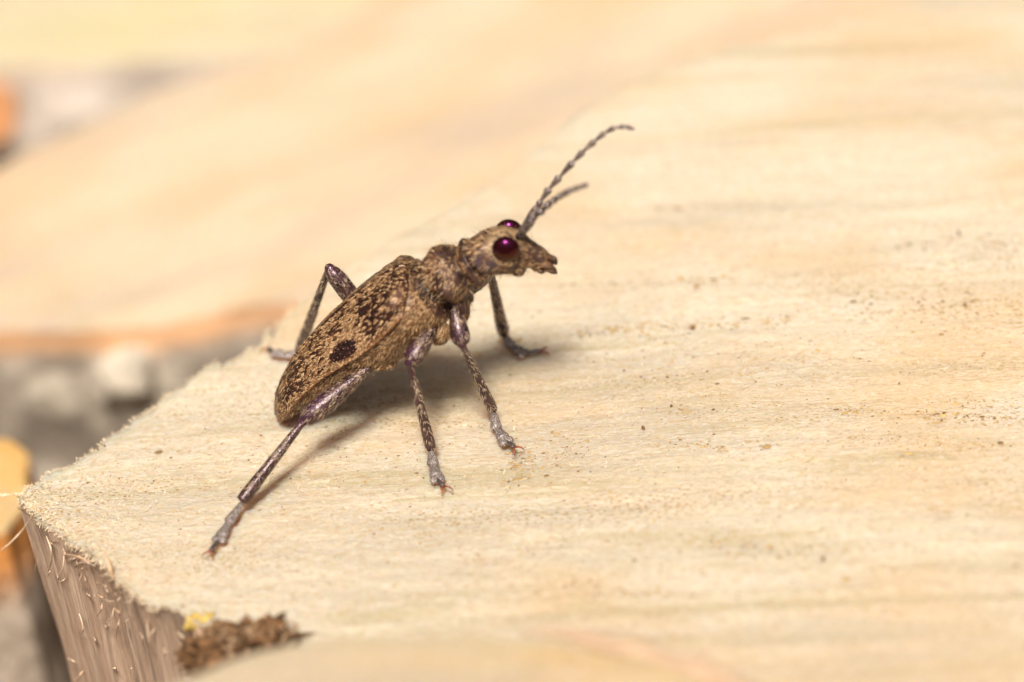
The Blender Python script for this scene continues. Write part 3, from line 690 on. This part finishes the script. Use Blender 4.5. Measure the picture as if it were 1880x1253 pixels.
# ------------------------------------------------------------------ eyes, antennae, mouth
Zh = np.array((0, 0, 1.0))
eye_c = []
for sgn, (ex, ey) in ((-1, (929, 458)), (1, (929, 458))):
    c = P(934, 461, 0) if False else (P(ex, ey, -1.30) if sgn < 0 else P(ex, ey, -1.30) + LAT * 2.10 - Vector((0, 0, .22)))
    eye_c.append(np.array(c)); tilt = math.radians(-14); Xd = HEAD * math.cos(tilt) + Vector((0, 0, 1)) * math.sin(tilt); Zd = Xd.cross(LAT); Zd = Zd if Zd.z > 0 else -Zd
    v, f = ellipsoid(c, .80, .52, .78, Xd, LAT, Zd, 40, 26)
    part(fix_normals(mesh_obj('eye', v, f, M['eye'])))['label'] = 'glossy dark eye with a purple gleam'
def antenna(pp, lats, base_r):
    pts = [P(x, y, l) for (x, y), l in zip(pp, lats)]
    root = None
    for k in range(len(pts) - 1):
        a, b = pts[k], pts[k + 1]; L = (b - a).length
        if k == 0: rr = [.13, .24, .30, .27, .16]; tt = [0, .3, .6, .9, 1]
        elif k == 1: rr = [.13, .19, .21, .14]; tt = [0, .4, .8, 1]
        else:
            r = 0.225 - 0.011 * (k - 2) if k < 9 else 0.14
            rr = [r * .42, r * .66, r * .98, r * 1.1, r * .5]; tt = [0, .3, .65, .88, 1]
            if k == len(pts) - 2: rr = [r * .6, r * .95, r * .9, r * .55, r * .15]
        q = [a + (b - a) * (x * 1.02) for x in tt]
        # slight bow
        v, f = tube(q, [x * base_r for x in rr], 12, 14)
        cn = 1 + 0.35 * fbm(v * 3, 3, 130 + k)[:, None]
        colr = np.array([0.085, 0.06, 0.052]) * cn * (0.55 + 0.45 * np.clip(((v - np.array(a)) @ np.array((b - a).normalized()))[:, None] / (0.25 * L), 0, 1))
        o = mesh_obj('antenna' if root is None else 'antenna_segment', v, f, M['leg'], colors=colr)
        if root is None: root = part(o)
        else: adopt(o, root)
        furs.append((root, v, f, b - a, 'antenna'))
    # dark socket ball
    v, f = ellipsoid(pts[0] - (pts[1] - pts[0]).normalized() * 0.05, .2, .2, .2, nu=14, nv=10)
    adopt(mesh_obj('antenna_socket', v, f, M['mandible']), root)
    return root
furs = []
up_px = [(957, 429), (987, 381), (992, 370), (1008.5, 347), (1027.7, 325), (1051.7, 298), (1071, 278), (1092, 259.5), (1110, 244.5), (1128, 235), (1146.5, 232.6), (1165, 238)]
antenna(up_px, [0.45, .7, .75, .9, 1.0, 1.1, 1.2, 1.3, 1.4, 1.5, 1.6, 1.7], 0.9)
lo_px = [(953, 433), (977, 402), (982, 397), (995, 386.5), (1008, 374), (1018, 367), (1030, 359), (1040, 354), (1049, 350), (1060, 345.5), (1071, 342), (1080, 338.5)]
antenna(lo_px, [-0.5, -0.8, -0.9, -1.15, -1.5, -1.8, -2.1, -2.4, -2.6, -2.8, -3.0, -3.1], 0.98)
def horn(name, pp, lats, rr, mat, par=None, flat=1.0):
    v, f = tube([P(x, y, l) for (x, y), l in zip(pp, lats)], rr, 12, 18, flat)
    if mat is M['cuticle']:
        t_ = np.concatenate([np.repeat(np.linspace(0, 1, 18), 12), [0, 1]])[:, None]
        return part(mesh_obj(name, v, f, mat, colors=np.array([0.20, 0.11, 0.055]) * (1 - t_) ** 1.2 + np.array([0.012, 0.008, 0.007]) * t_), par)
    return part(mesh_obj(name, v, f, mat), par)
horn('mandible', [(992, 486), (1006, 489), (1017, 494), (1023, 503)], [-.45, -.5, -.35, -.1], [.20, .18, .12, .03], M['cuticle'])
horn('mandible', [(1000, 470), (1012, 474), (1019, 479), (1021, 487)], [.45, .5, .35, .1], [.20, .18, .12, .03], M['cuticle'])
horn('palp', [(984, 492), (992, 499), (999, 500)], [-.35, -.6, -.6], [.12, .13, .09], M['cuticle'])
horn('palp', [(999, 498), (1008, 497), (1016, 499), (1022, 502)], [-.5, -.5, -.5, -.4], [.09, .11, .15, .05], M['cuticle'])
horn('palp', [(990, 494), (1002, 494), (1012, 499), (1017, 503)], [.3, .45, .4, .3], [.10, .11, .13, .04], M['cuticle'])
horn('palp', [(1000, 476), (1010, 472), (1018, 476), (1020, 484)], [-.3, -.5, -.6, -.6], [.1, .11, .15, .13], M['cuticle'])
# labrum / clypeus plate
v, f = ellipsoid(P(1004, 477, 0), .5, .5, .22, (HEAD * .86 - Vector((0, 0, .5))).normalized(), LAT, (Vector((0, 0, .86)) + HEAD * .5).normalized())
part(mesh_obj('labrum', v, f, M['cuticle'], colors=np.tile([0.20, 0.10, 0.06], (len(v), 1))))

# ------------------------------------------------------------------ legs
def leg(hip, knee, ankle, tars, fem_r, tib_r, pale=1.0):
    """hip, knee, ankle points; tars = list of points from the ankle to the claw base"""
    hip, knee, ankle = Vector(hip), Vector(knee), Vector(ankle)
    f_ = [0, .06, .2, .42, .65, .83, .94, 1.0]; fr = [.38, .40, .56, .82, 1.0, .98, .78, .48]
    t_ = [.05, .12, .35, .65, .9, 1.0]; tr = [.55, .60, .72, .86, 1.0, .92]
    axis = (ankle - knee).normalized(); bow = (hip - knee).cross(axis)
    pts = [hip + (knee - hip) * a for a in f_] + [knee + (ankle - knee) * a for a in t_]
    rad = [fem_r * a for a in fr] + [tib_r * a for a in tr]
    v, f = tube(pts, rad, 18, 74)
    dk = np.linalg.norm(v - np.array(knee), axis=1); nz = fbm(v * 2.4, 3, 141)[:, None]
    col = np.array([0.045, 0.022, 0.017]) * (1 + 0.6 * nz).clip(.3, 1.9)
    kn = np.exp(-(dk / 0.55) ** 2)[:, None]; col = col * (1 - kn) + np.array([0.050, 0.013, 0.028]) * kn
    fd_ = (knee - hip).normalized(); al = (v - np.array(hip)) @ np.array(fd_) / (knee - hip).length
    offx = np.linalg.norm(np.cross(v - np.array(hip), np.array(fd_)), axis=1); onf = (offx < fem_r * 1.1) & (al > -.1) & (al < 1.1)
    upn = (v - (np.array(hip) + np.outer(al * (knee - hip).length, np.array(fd_))))[:, 2] / (offx + 1e-6)
    pur = (np.clip((al - .45) * 3, 0, 1) * np.clip((upn - .35) * 2.2, 0, 1) * onf)[:, None]  # purple sheen along the femur's upper side, put into the colour
    col = col * (1 - pur) + np.array([0.045, 0.016, 0.030]) * pur
    jt = np.exp(-(np.linalg.norm(v - np.array(hip), axis=1) / .42) ** 4)[:, None]; col = col * (1 - jt) + np.array([0.008, 0.006, 0.006]) * jt
    o = part(mesh_obj('leg', v, f, M['leg'], colors=col))
    furs.append((o, v, f, None, ('leg', np.array(hip), np.array(knee), np.array(ankle))))
    wd = [.34, .38, .42, .16]; 
    for k in range(len(tars) - 1):
        a, b = Vector(tars[k]), Vector(tars[k + 1]); d = (b - a); L = d.length; dn = d.normalized()
        sdv = dn.cross(Vector((0, 0, 1))).normalized(); upv_ = sdv.cross(dn)
        if k < 2:
            W_ = wd[k]; v, f = tube([a - dn * .05, a + d * .3, a + d * .7, a + d * .95, a + d * 1.05], [W_ * .42, W_ * .62, W_ * .88, W_, W_ * .8], 14, 16, 0.62, tuple(sdv))
            parts_ = [(v, f)]
        elif k == 2:                               # the two-lobed segment
            parts_ = []
            for s_ in (-1, 1):
                parts_.append(tube([a - dn * .05, a + d * .45 + sdv * s_ * .10, a + d * .9 + sdv * s_ * .24, a + d * 1.2 + sdv * s_ * .32 - upv_ * .03], [.2, .25, .25, .12], 12, 14, 0.6, tuple(sdv)))
        else:
            parts_ = [tube([a - dn * .25, a + d * .4 + upv_ * .05, a + d * .85 + upv_ * .04, b], [.09, .12, .17, .13], 12, 14)]
        v, f = joined(parts_); col = np.array([0.15, 0.125, 0.115]) * (1 + 0.4 * fbm(v * 4, 3, 151)[:, None])
        if k == 3: col = col * 0.45
        adopt(mesh_obj('tarsus_segment', v, f, M['leg'], colors=col), o); furs.append((o, v, f, d, 'tarsus' if k < 3 else 'bare'))
        if k < 3:
            W_ = wd[k]; v, f = ellipsoid(a + d * .72 - upv_ * (W_ * .42), L * .38, W_ * .8, .13, dn, sdv, upv_, 14, 8); adopt(mesh_obj('foot_pad', v, f, M['pad']), o)
    for s_ in (-1, 1):
        q = [b - dn * .03, b + dn * .22 + sdv * s_ * .16 + upv_ * .10, b + dn * .42 + sdv * s_ * .30 + upv_ * .02, b + dn * .47 + sdv * s_ * .36 - upv_ * .17]
        v, f = tube(q, [.07, .06, .04, .012], 8, 14); adopt(mesh_obj('claw', v, f, M['claw']), o)
    return o
Z = on_z
# near front, near middle, near hind, far hind, far front, far middle
leg(P(832, 558, -.9), P(849, 634, -2.3), Z(904, 752, .85), [Z(905, 754, .75), Z(911, 785, .42), Z(924, 804, .34), Z(931, 812, .3), Z(944, 822, .28)], .56, .33)
leg(P(801, 592, -1.5), P(752, 668, -3.4), Z(791, 823, .75), [Z(791, 825, .65), Z(795, 853, .42), Z(801, 874, .34), Z(804, 882, .3), Z(814, 894, .26)], .58, .33)
leg(P(694, 662, -1.7), P(557, 774, -4.6), Z(444, 920, .85), [Z(442, 926, .70), Z(421, 958, .42), Z(407, 984, .34), Z(401, 993, .32), Z(387, 1013, .26)], .62, .38)
leg(P(702, 618, 1.5), P(604, 492, 2.6), Z(550, 642, .75), [Z(548, 646, .62), Z(526, 653, .40), Z(511, 650, .34), Z(505, 648, .3), Z(494, 643, .26)], .54, .34)
leg(P(850, 548, .9), P(898, 490, 3.2), Z(924, 610, .80), [Z(925, 613, .7), Z(938, 634, .42), Z(953, 645, .34), Z(962, 650, .3), Z(992, 646, .28)], .56, .38)
leg(P(806, 570, 1.4), P(744, 540, 3.0), Z(716, 585, .7), [Z(715, 586, .6), Z(708, 588, .42), Z(702, 589, .34), Z(698, 590, .3), Z(690, 591, .26)], .56, .38)

# ------------------------------------------------------------------ hair
def tri_sample(V, F, n):
    V = np.asarray(V); tr = []
    for q in F:
        for k in range(1, len(q) - 1): tr.append((q[0], q[k], q[k + 1]))
    tr = np.array(tr); a, b, c = V[tr[:, 0]], V[tr[:, 1]], V[tr[:, 2]]
    cn = np.cross(b - a, c - a); ar = np.linalg.norm(cn, axis=1); cn /= ar[:, None] + 1e-12
    i = rng.choice(len(tr), n, p=ar / ar.sum()); r1, r2 = np.sqrt(rng.uniform(0, 1, n))[:, None], rng.uniform(0, 1, n)[:, None]
    return a[i] * (1 - r1) + b[i] * r1 * (1 - r2) + c[i] * r1 * r2, cn[i], tr[i], (1 - r1, r1 * (1 - r2), r1 * r2)
def comb(nrm, direction, jitter):
    d = np.asarray(direction, float) + rng.normal(0, jitter, nrm.shape); d = d - nrm * (d * nrm).sum(1)[:, None]
    return d / (np.linalg.norm(d, axis=1)[:, None] + 1e-9)
TAN, CREAM, BROWN = np.array([0.195, 0.088, 0.034]), np.array([0.56, 0.375, 0.20]), np.array([0.065, 0.030, 0.014])
def tints(n, wts):
    k = rng.choice(3, n, p=wts); c = np.stack([TAN, CREAM, BROWN])[k]; return c * rng.uniform(0.75, 1.2, (n, 1))
def add_fur(par, name, base, nrm, flow, L, W, lift, col):
    v, f, c = blades(base, nrm, flow, L, W, lift, col, 0.6)
    o = adopt(mesh_obj(name, v, f, M['hair'], colors=c), par); o['kind'] = 'stuff'; return o
# wing cases: mottled patches of appressed hair, none on the black spots
for o, V, F, uv in ely:
    half = len(V) // 2; Fo = [q for q in F if max(q) < half]
    n = 26000; p, nn, tr, bw = tri_sample(V, Fo, n)
    uvp = uv[tr[:, 0]] * bw[0] + uv[tr[:, 1]] * bw[1] + uv[tr[:, 2]] * bw[2]
    cen = trunk.c[np.clip((uvp[:, 0] * EL * 99).astype(int), 0, 99)]; flip = ((p - cen) * nn).sum(1) < 0; nn[flip] *= -1
    i = np.clip((uvp[:, 0] * EL * 99).astype(int), 0, 99); back_dir = -trunk.T[i]
    mott = 0.22 * fbm(np.stack([uvp[:, 0] * 16, uvp[:, 1] * 9, 0 * i], 1), 2, 161) + 1.0 * vnoise(np.stack([uvp[:, 0] * 78, uvp[:, 1] * 40, 0 * i], 1), 162) + 0.3 * vnoise(p * 6.0, 166)
    band = 0.5 * np.exp(-((uvp[:, 0] - 0.67) / 0.03) ** 2) + 0.45 * np.exp(-((uvp[:, 0] - 0.44) / 0.04) ** 2) + 0.5 * np.exp(-(uvp[:, 1] / 0.13) ** 2) - 0.25 * np.exp(-((uvp[:, 0] - 0.74) / 0.07) ** 2) * (np.abs(uvp[:, 1] - .45) < .3)
    rr_ = np.sqrt(((uvp[:, 0] - 0.583) / 0.058) ** 2 + ((uvp[:, 1] - 0.23) / 0.15) ** 2); mott = mott + 0.9 * np.exp(-((rr_ - 1.35) / 0.25) ** 2) + 0.8 * np.exp(-(((uvp[:, 0] - .59) / .06) ** 2 + ((uvp[:, 1] - .54) / .16) ** 2))
    keep = (uvp[:, 1] > 0.025) & (mott + 0.8 * band - 0.36 > rng.normal(0.0, 0.10, n)) & (rng.uniform(0, 1, n) > spot_mask(uvp[:, 0], uvp[:, 1]) * 1.35) 
    k = keep.sum(); wv = 0.5 * np.stack([vnoise(p * 0.9, 163), vnoise(p * 0.9, 164), vnoise(p * 0.9, 165)], 1)
    add_fur(o, 'hair', p[keep], nn[keep], comb(nn, back_dir + wv, 0.28)[keep], rng.uniform(.12, .26, k), rng.uniform(.025, .045, k), rng.uniform(.05, .35, k), tints(k, [.44, .40, .16]))
# body
n = 52000; p, nn, tr, bw = tri_sample(bv, bf, n); pi = nearest_axis(p); lat_p = (p - np.array(P0)) @ np.array(LAT)
mott = 0.6 * fbm(p * 1.6, 2, 171) + 0.8 * vnoise(p * 4.2, 172); isT = pi < NT; isTh = (pi >= NT) & (pi < NT + NTH); isH = pi >= NT + NTH
dtm = np.linalg.norm((p - tem) - np.outer((p - tem) @ np.array(LAT), np.array(LAT)), axis=1); bare = np.exp(-(dtm / 0.80) ** 4) * (np.abs(lat_p) > 0.9) * isH
snout = (p - np.array(P(958, 467))) @ np.array(HEAD) > 0
thr = np.where(isH & snout, -0.25, np.where(isT, -0.22, np.where(isTh, 0.26, 0.14)))
meso = (pi > int(EL * NT)) & isT & (nn[:, 2] > 0.0)
keep = (mott > thr + rng.normal(0, 0.2, n)) & (rng.uniform(0, 1, n) > np.maximum(groove(p, pi), meso * 0.8)) & (rng.uniform(0, 1, n) > bare * 0.80)
dirn = -axT[pi]; wv = 0.8 * np.stack([vnoise(p * 1.1, 173), vnoise(p * 1.1, 174), vnoise(p * 1.1, 175)], 1) * np.where(isT, .5, 1.0)[:, None]
dn_ = np.where((nn[:, 2] < -0.1)[:, None], np.array([0, 0, -0.6]), 0)
flow = comb(nn, dirn + wv + dn_, 0.3); k = keep.sum()
Lh = np.where(isT, rng.uniform(.2, .38, n), rng.uniform(.15, .34, n))[keep]; lf = np.where(isTh | isH, rng.uniform(.05, .4, n), rng.uniform(.05, .3, n))[keep]
de = np.full(n, 9.0)
for ec in eye_c:
    d_ = p - ec; d_ = d_ - np.outer(d_ @ np.array(LAT), np.array(LAT)) * 0.6; de = np.minimum(de, np.linalg.norm(d_ * [0.82, 1, 1], axis=1))
ringm = isH & (de < 0.92) & (de > 0.5); keep = keep | (ringm & (rng.uniform(0, 1, n) < .85) & (bare < .25)); k = keep.sum()
Lh = np.where(isT, rng.uniform(.2, .38, n), rng.uniform(.15, .34, n))[keep]; lf = np.where(isTh | isH, rng.uniform(.05, .4, n), rng.uniform(.05, .3, n))[keep]
hc = tints(n, [.40, .36, .24]); hc[ringm] = CREAM * rng.uniform(.35, 1.1, (ringm.sum(), 1))
add_fur(body, 'hair', p[keep], nn[keep], flow[keep], Lh, rng.uniform(.026, .046, k), lf, hc[keep])
# longer erect hairs on head, thorax and belly
n = 2600; p, nn, tr, bw = tri_sample(bv, bf, n); pi = nearest_axis(p); kp = (pi > NT - 14)
k = kp.sum(); add_fur(body, 'hair', p[kp], nn[kp], comb(nn, -axT[pi] + [0, 0, -.4], 0.5)[kp], rng.uniform(.4, .85, k), np.full(k, .020), rng.uniform(.6, 1.2, k), tints(k, [.4, .5, .1]))
# legs, antennae, feet
for o, v, f, d, kind in furs:
    area = sum(0.5 * np.linalg.norm(np.cross(v[q[1]] - v[q[0]], v[q[2]] - v[q[0]])) * (2 if len(q) == 4 else 1) for q in f)
    if kind == 'bare': continue
    if isinstance(kind, tuple):
        n = int(area * 110); p, nn, tr, bw = tri_sample(v, f, n); _, hip, knee, ank = kind
        onfem = np.linalg.norm(p - hip, axis=1) < np.linalg.norm(p - ank, axis=1)
        seg = lambda a, b: np.linalg.norm(np.cross(p - a, (b - a) / np.linalg.norm(b - a)), axis=1)
        onfem = seg(hip, knee) + 0.0 < seg(knee, ank)
        fd = (knee - hip) / np.linalg.norm(knee - hip); td = (ank - knee) / np.linalg.norm(ank - knee)
        dr = np.where(onfem[:, None], fd, td); cen = np.where(onfem[:, None], hip + np.outer((p - hip) @ fd, fd), knee + np.outer((p - knee) @ td, td))
        nn[((p - cen) * nn).sum(1) < 0] *= -1
        dk = np.linalg.norm(p - knee, axis=1); mott = fbm(p * 3.0, 3, 181)
        al = (p - hip) @ fd / np.linalg.norm(knee - hip); pur = onfem * np.clip((al - .45) * 3, 0, 1) * np.clip((nn[:, 2] - .5) * 2.5, 0, 1)
        keep = (mott > 0.12 + rng.normal(0, .3, n)) & (rng.uniform(0, 1, n) > .7 * pur) & (np.linalg.norm(p - hip, axis=1) > .4) & (rng.uniform(0, 1, n) > 0.97 * np.exp(-(dk / 0.55) ** 4)); k = keep.sum()
        col = np.where((rng.uniform(0, 1, n) < .5)[:, None], np.array([0.46, 0.35, 0.25]), np.array([0.24, 0.17, 0.12])) * rng.uniform(.7, 1.25, (n, 1))
        add_fur(o, 'hair', p[keep], nn[keep], comb(nn, dr, .22)[keep], rng.uniform(.14, .32, k), rng.uniform(.022, .036, k), rng.uniform(.08, .45, k), col[keep])
        n = int(area * 7); p, nn, tr, bw = tri_sample(v, f, n); cen = hip + np.outer((p - hip) @ fd, fd)
        onfem = seg(hip, knee) < seg(knee, ank); cen = np.where(onfem[:, None], cen, knee + np.outer((p - knee) @ td, td)); nn[((p - cen) * nn).sum(1) < 0] *= -1
        dr = np.where(onfem[:, None], fd, td)
        add_fur(o, 'hair', p, nn, comb(nn, dr, .4), rng.uniform(.22, .48, n), np.full(n, .016), rng.uniform(.5, 1.0, n), np.tile([0.6, 0.45, 0.28], (n, 1)))
    else:
        n = int(area * 130); p, nn, tr, bw = tri_sample(v, f, n); c = v.mean(0); dd = np.array(d) / np.linalg.norm(d)
        cen = c + np.outer((p - c) @ dd, dd); nn[((p - cen) * nn).sum(1) < 0] *= -1
        base_c = np.array([0.50, 0.44, 0.40]) if kind == 'tarsus' else np.array([0.62, 0.54, 0.48])
        keep = rng.uniform(0, 1, n) < (0.85 if kind == 'tarsus' else 0.7); k = keep.sum()
        add_fur(o, 'hair', p[keep], nn[keep], comb(nn, dd, .18)[keep], rng.uniform(.10, .22, k), rng.uniform(.018, .03, k), rng.uniform(.08, .4, k), base_c * rng.uniform(.55, 1.25, (k, 1)))

# ------------------------------------------------------------------ crumbs on the sawn face
def crumb_mesh(c, r, seed):
    v, f = ellipsoid(c, r[0], r[1], r[2], (1, 0, 0), (0, 1, 0), (0, 0, 1), 8, 5)
    return v + (v - np.array(c)) * (0.5 * vnoise(v * 5, seed))[:, None], f
big = [((1182, 787), (.16, .22, .10), 'upright oval brown crumb on the sawn wood right of the front feet', 1.2), ((1232, 745), (.12, .10, .09), 'forked dark crumb beyond the oval brown crumb on the sawn wood', .8),
       ((1512, 1027), (.15, .13, .1), 'violet brown crumb on the plain sawn wood towards the orange log', .9), ((1760, 428), (.12, .2, .14), 'dark upright crumb far from the beetle in a dotted streak', .7),
       ((1272, 602), (.16, .12, .1), 'dark crumb in the ochre streak beyond the beetle', .9)]
for (x, y), r, lb, _ in big:
    a = on_z(x, y, 0); zc = float(top_z(np.array([a.x]), np.array([a.y]))[0]); c = on_z(x, y, zc + r[2] * .6)
    v, f = crumb_mesh(c, [r[0] * .8, r[1] * 1.1, r[2] * .7], 7); tag(mesh_obj('wood_crumb', v, f, M['crumb']), lb, 'crumb', 'crumbs on the sawn wood')
ps = []
for k in range(700):
    px, py = random.uniform(60, 1880), random.uniform(430, 1150)
    a = on_z(px, py, 0)
    if a.y < np.interp(a.x, xs, yf) + .4 or a.y > np.interp(a.x, xs, yb) - .4: continue
    zc = float(top_z(np.array([a.x]), np.array([a.y]))[0]); s = random.choice([.02, .022, .025, .03, .03, .04])
    ps.append(crumb_mesh((a.x, a.y, zc + s * .4), (s * random.uniform(.7, 3.0), s * random.uniform(.6, 1.8), s * .7), k))
v, f = joined(ps); tag(mesh_obj('sawdust', v, f, M['crumb']), 'tiny dark specks of sawdust strewn over the sawn wood', 'sawdust', kind='stuff')

# ochre and brown flecks gathered in streaks along the grain
streaks = [([(1060, 612), (1180, 606), (1300, 598), (1455, 592)], 6, 330, .07), ([(1000, 525), (1200, 520), (1350, 516)], 8, 130, .06), ([(1540, 752), (1700, 760), (1900, 768)], 7, 260, .08), ([(1680, 735), (1790, 740), (1900, 742)], 4, 60, .06),
    ([(1200, 380), (1330, 372), (1440, 376)], 5, 120, .09), ([(1640, 455), (1760, 448), (1850, 452)], 8, 170, .08), ([(1480, 545), (1680, 556), (1870, 548)], 22, 330, .055), ([(930, 850), (990, 830), (1080, 806)], 24, 330, .05),
    ([(1200, 815), (1290, 820), (1420, 816)], 8, 140, .05), ([(1560, 810), (1700, 815), (1860, 812)], 12, 180, .07), ([(1030, 1070), (1150, 1092), (1290, 1104)], 8, 150, .07), ([(1300, 990), (1400, 1010), (1560, 1010)], 22, 170, .06),
    ([(1400, 1110), (1550, 1128), (1650, 1132)], 6, 90, .08), ([(1230, 745), (1250, 755), (1265, 765)], 8, 40, .05), ([(60, 880), (260, 850), (480, 800)], 40, 200, .04), ([(1100, 720), (1250, 700), (1500, 690)], 50, 520, .035), ([(1100, 640), (1500, 650), (1800, 620)], 30, 420, .04),
    ([(560, 850), (700, 860), (850, 940)], 60, 300, .035), ([(600, 1010), (900, 1010), (1200, 960)], 60, 300, .04), ([(860, 650), (940, 640), (1000, 625)], 10, 60, .05)]
ps, cs = [], []
for pp, wd_, cnt, sz in streaks:
    cnt = int(cnt * 1.6); q = spline(pp, 40); j = rng.uniform(0, 38.99, cnt)
    clump = vnoise(np.stack([j * 0.9, np.full(cnt, cnt * 1.0), 0 * j], 1), 201)
    for jj, cl in zip(j, clump):
        if cl < random.uniform(-1.3, .6): continue
        i = int(jj); a = jj - i; px, py = q[i] * (1 - a) + q[i + 1] * a
        w3 = on_z(px + random.gauss(0, 5), py + random.gauss(0, wd_ * .85), 0)
        if w3.y < np.interp(w3.x, xs, yf) + .3 or w3.y > np.interp(w3.x, xs, yb) - .3: continue
        zc = float(top_z(np.array([w3.x]), np.array([w3.y]))[0]); r = min(sz, .055) * random.lognormvariate(-.55, .5)
        v, f = crumb_mesh((w3.x, w3.y, zc + r * .1), (r * random.uniform(.8, 2.6), r * random.uniform(.6, 1.5), r * .2), int(jj * 97))
        ps.append((v, f)); cs.append(np.tile(random.choice([(.50, .36, .15), (.42, .29, .11), (.34, .23, .10), (.20, .13, .06)]), (len(v), 1)))
v, f = joined(ps); tag(adopt(mesh_obj('grain_flecks', v, f, M['fuzz'], colors=np.vstack(cs)), split_log), kind='stuff')
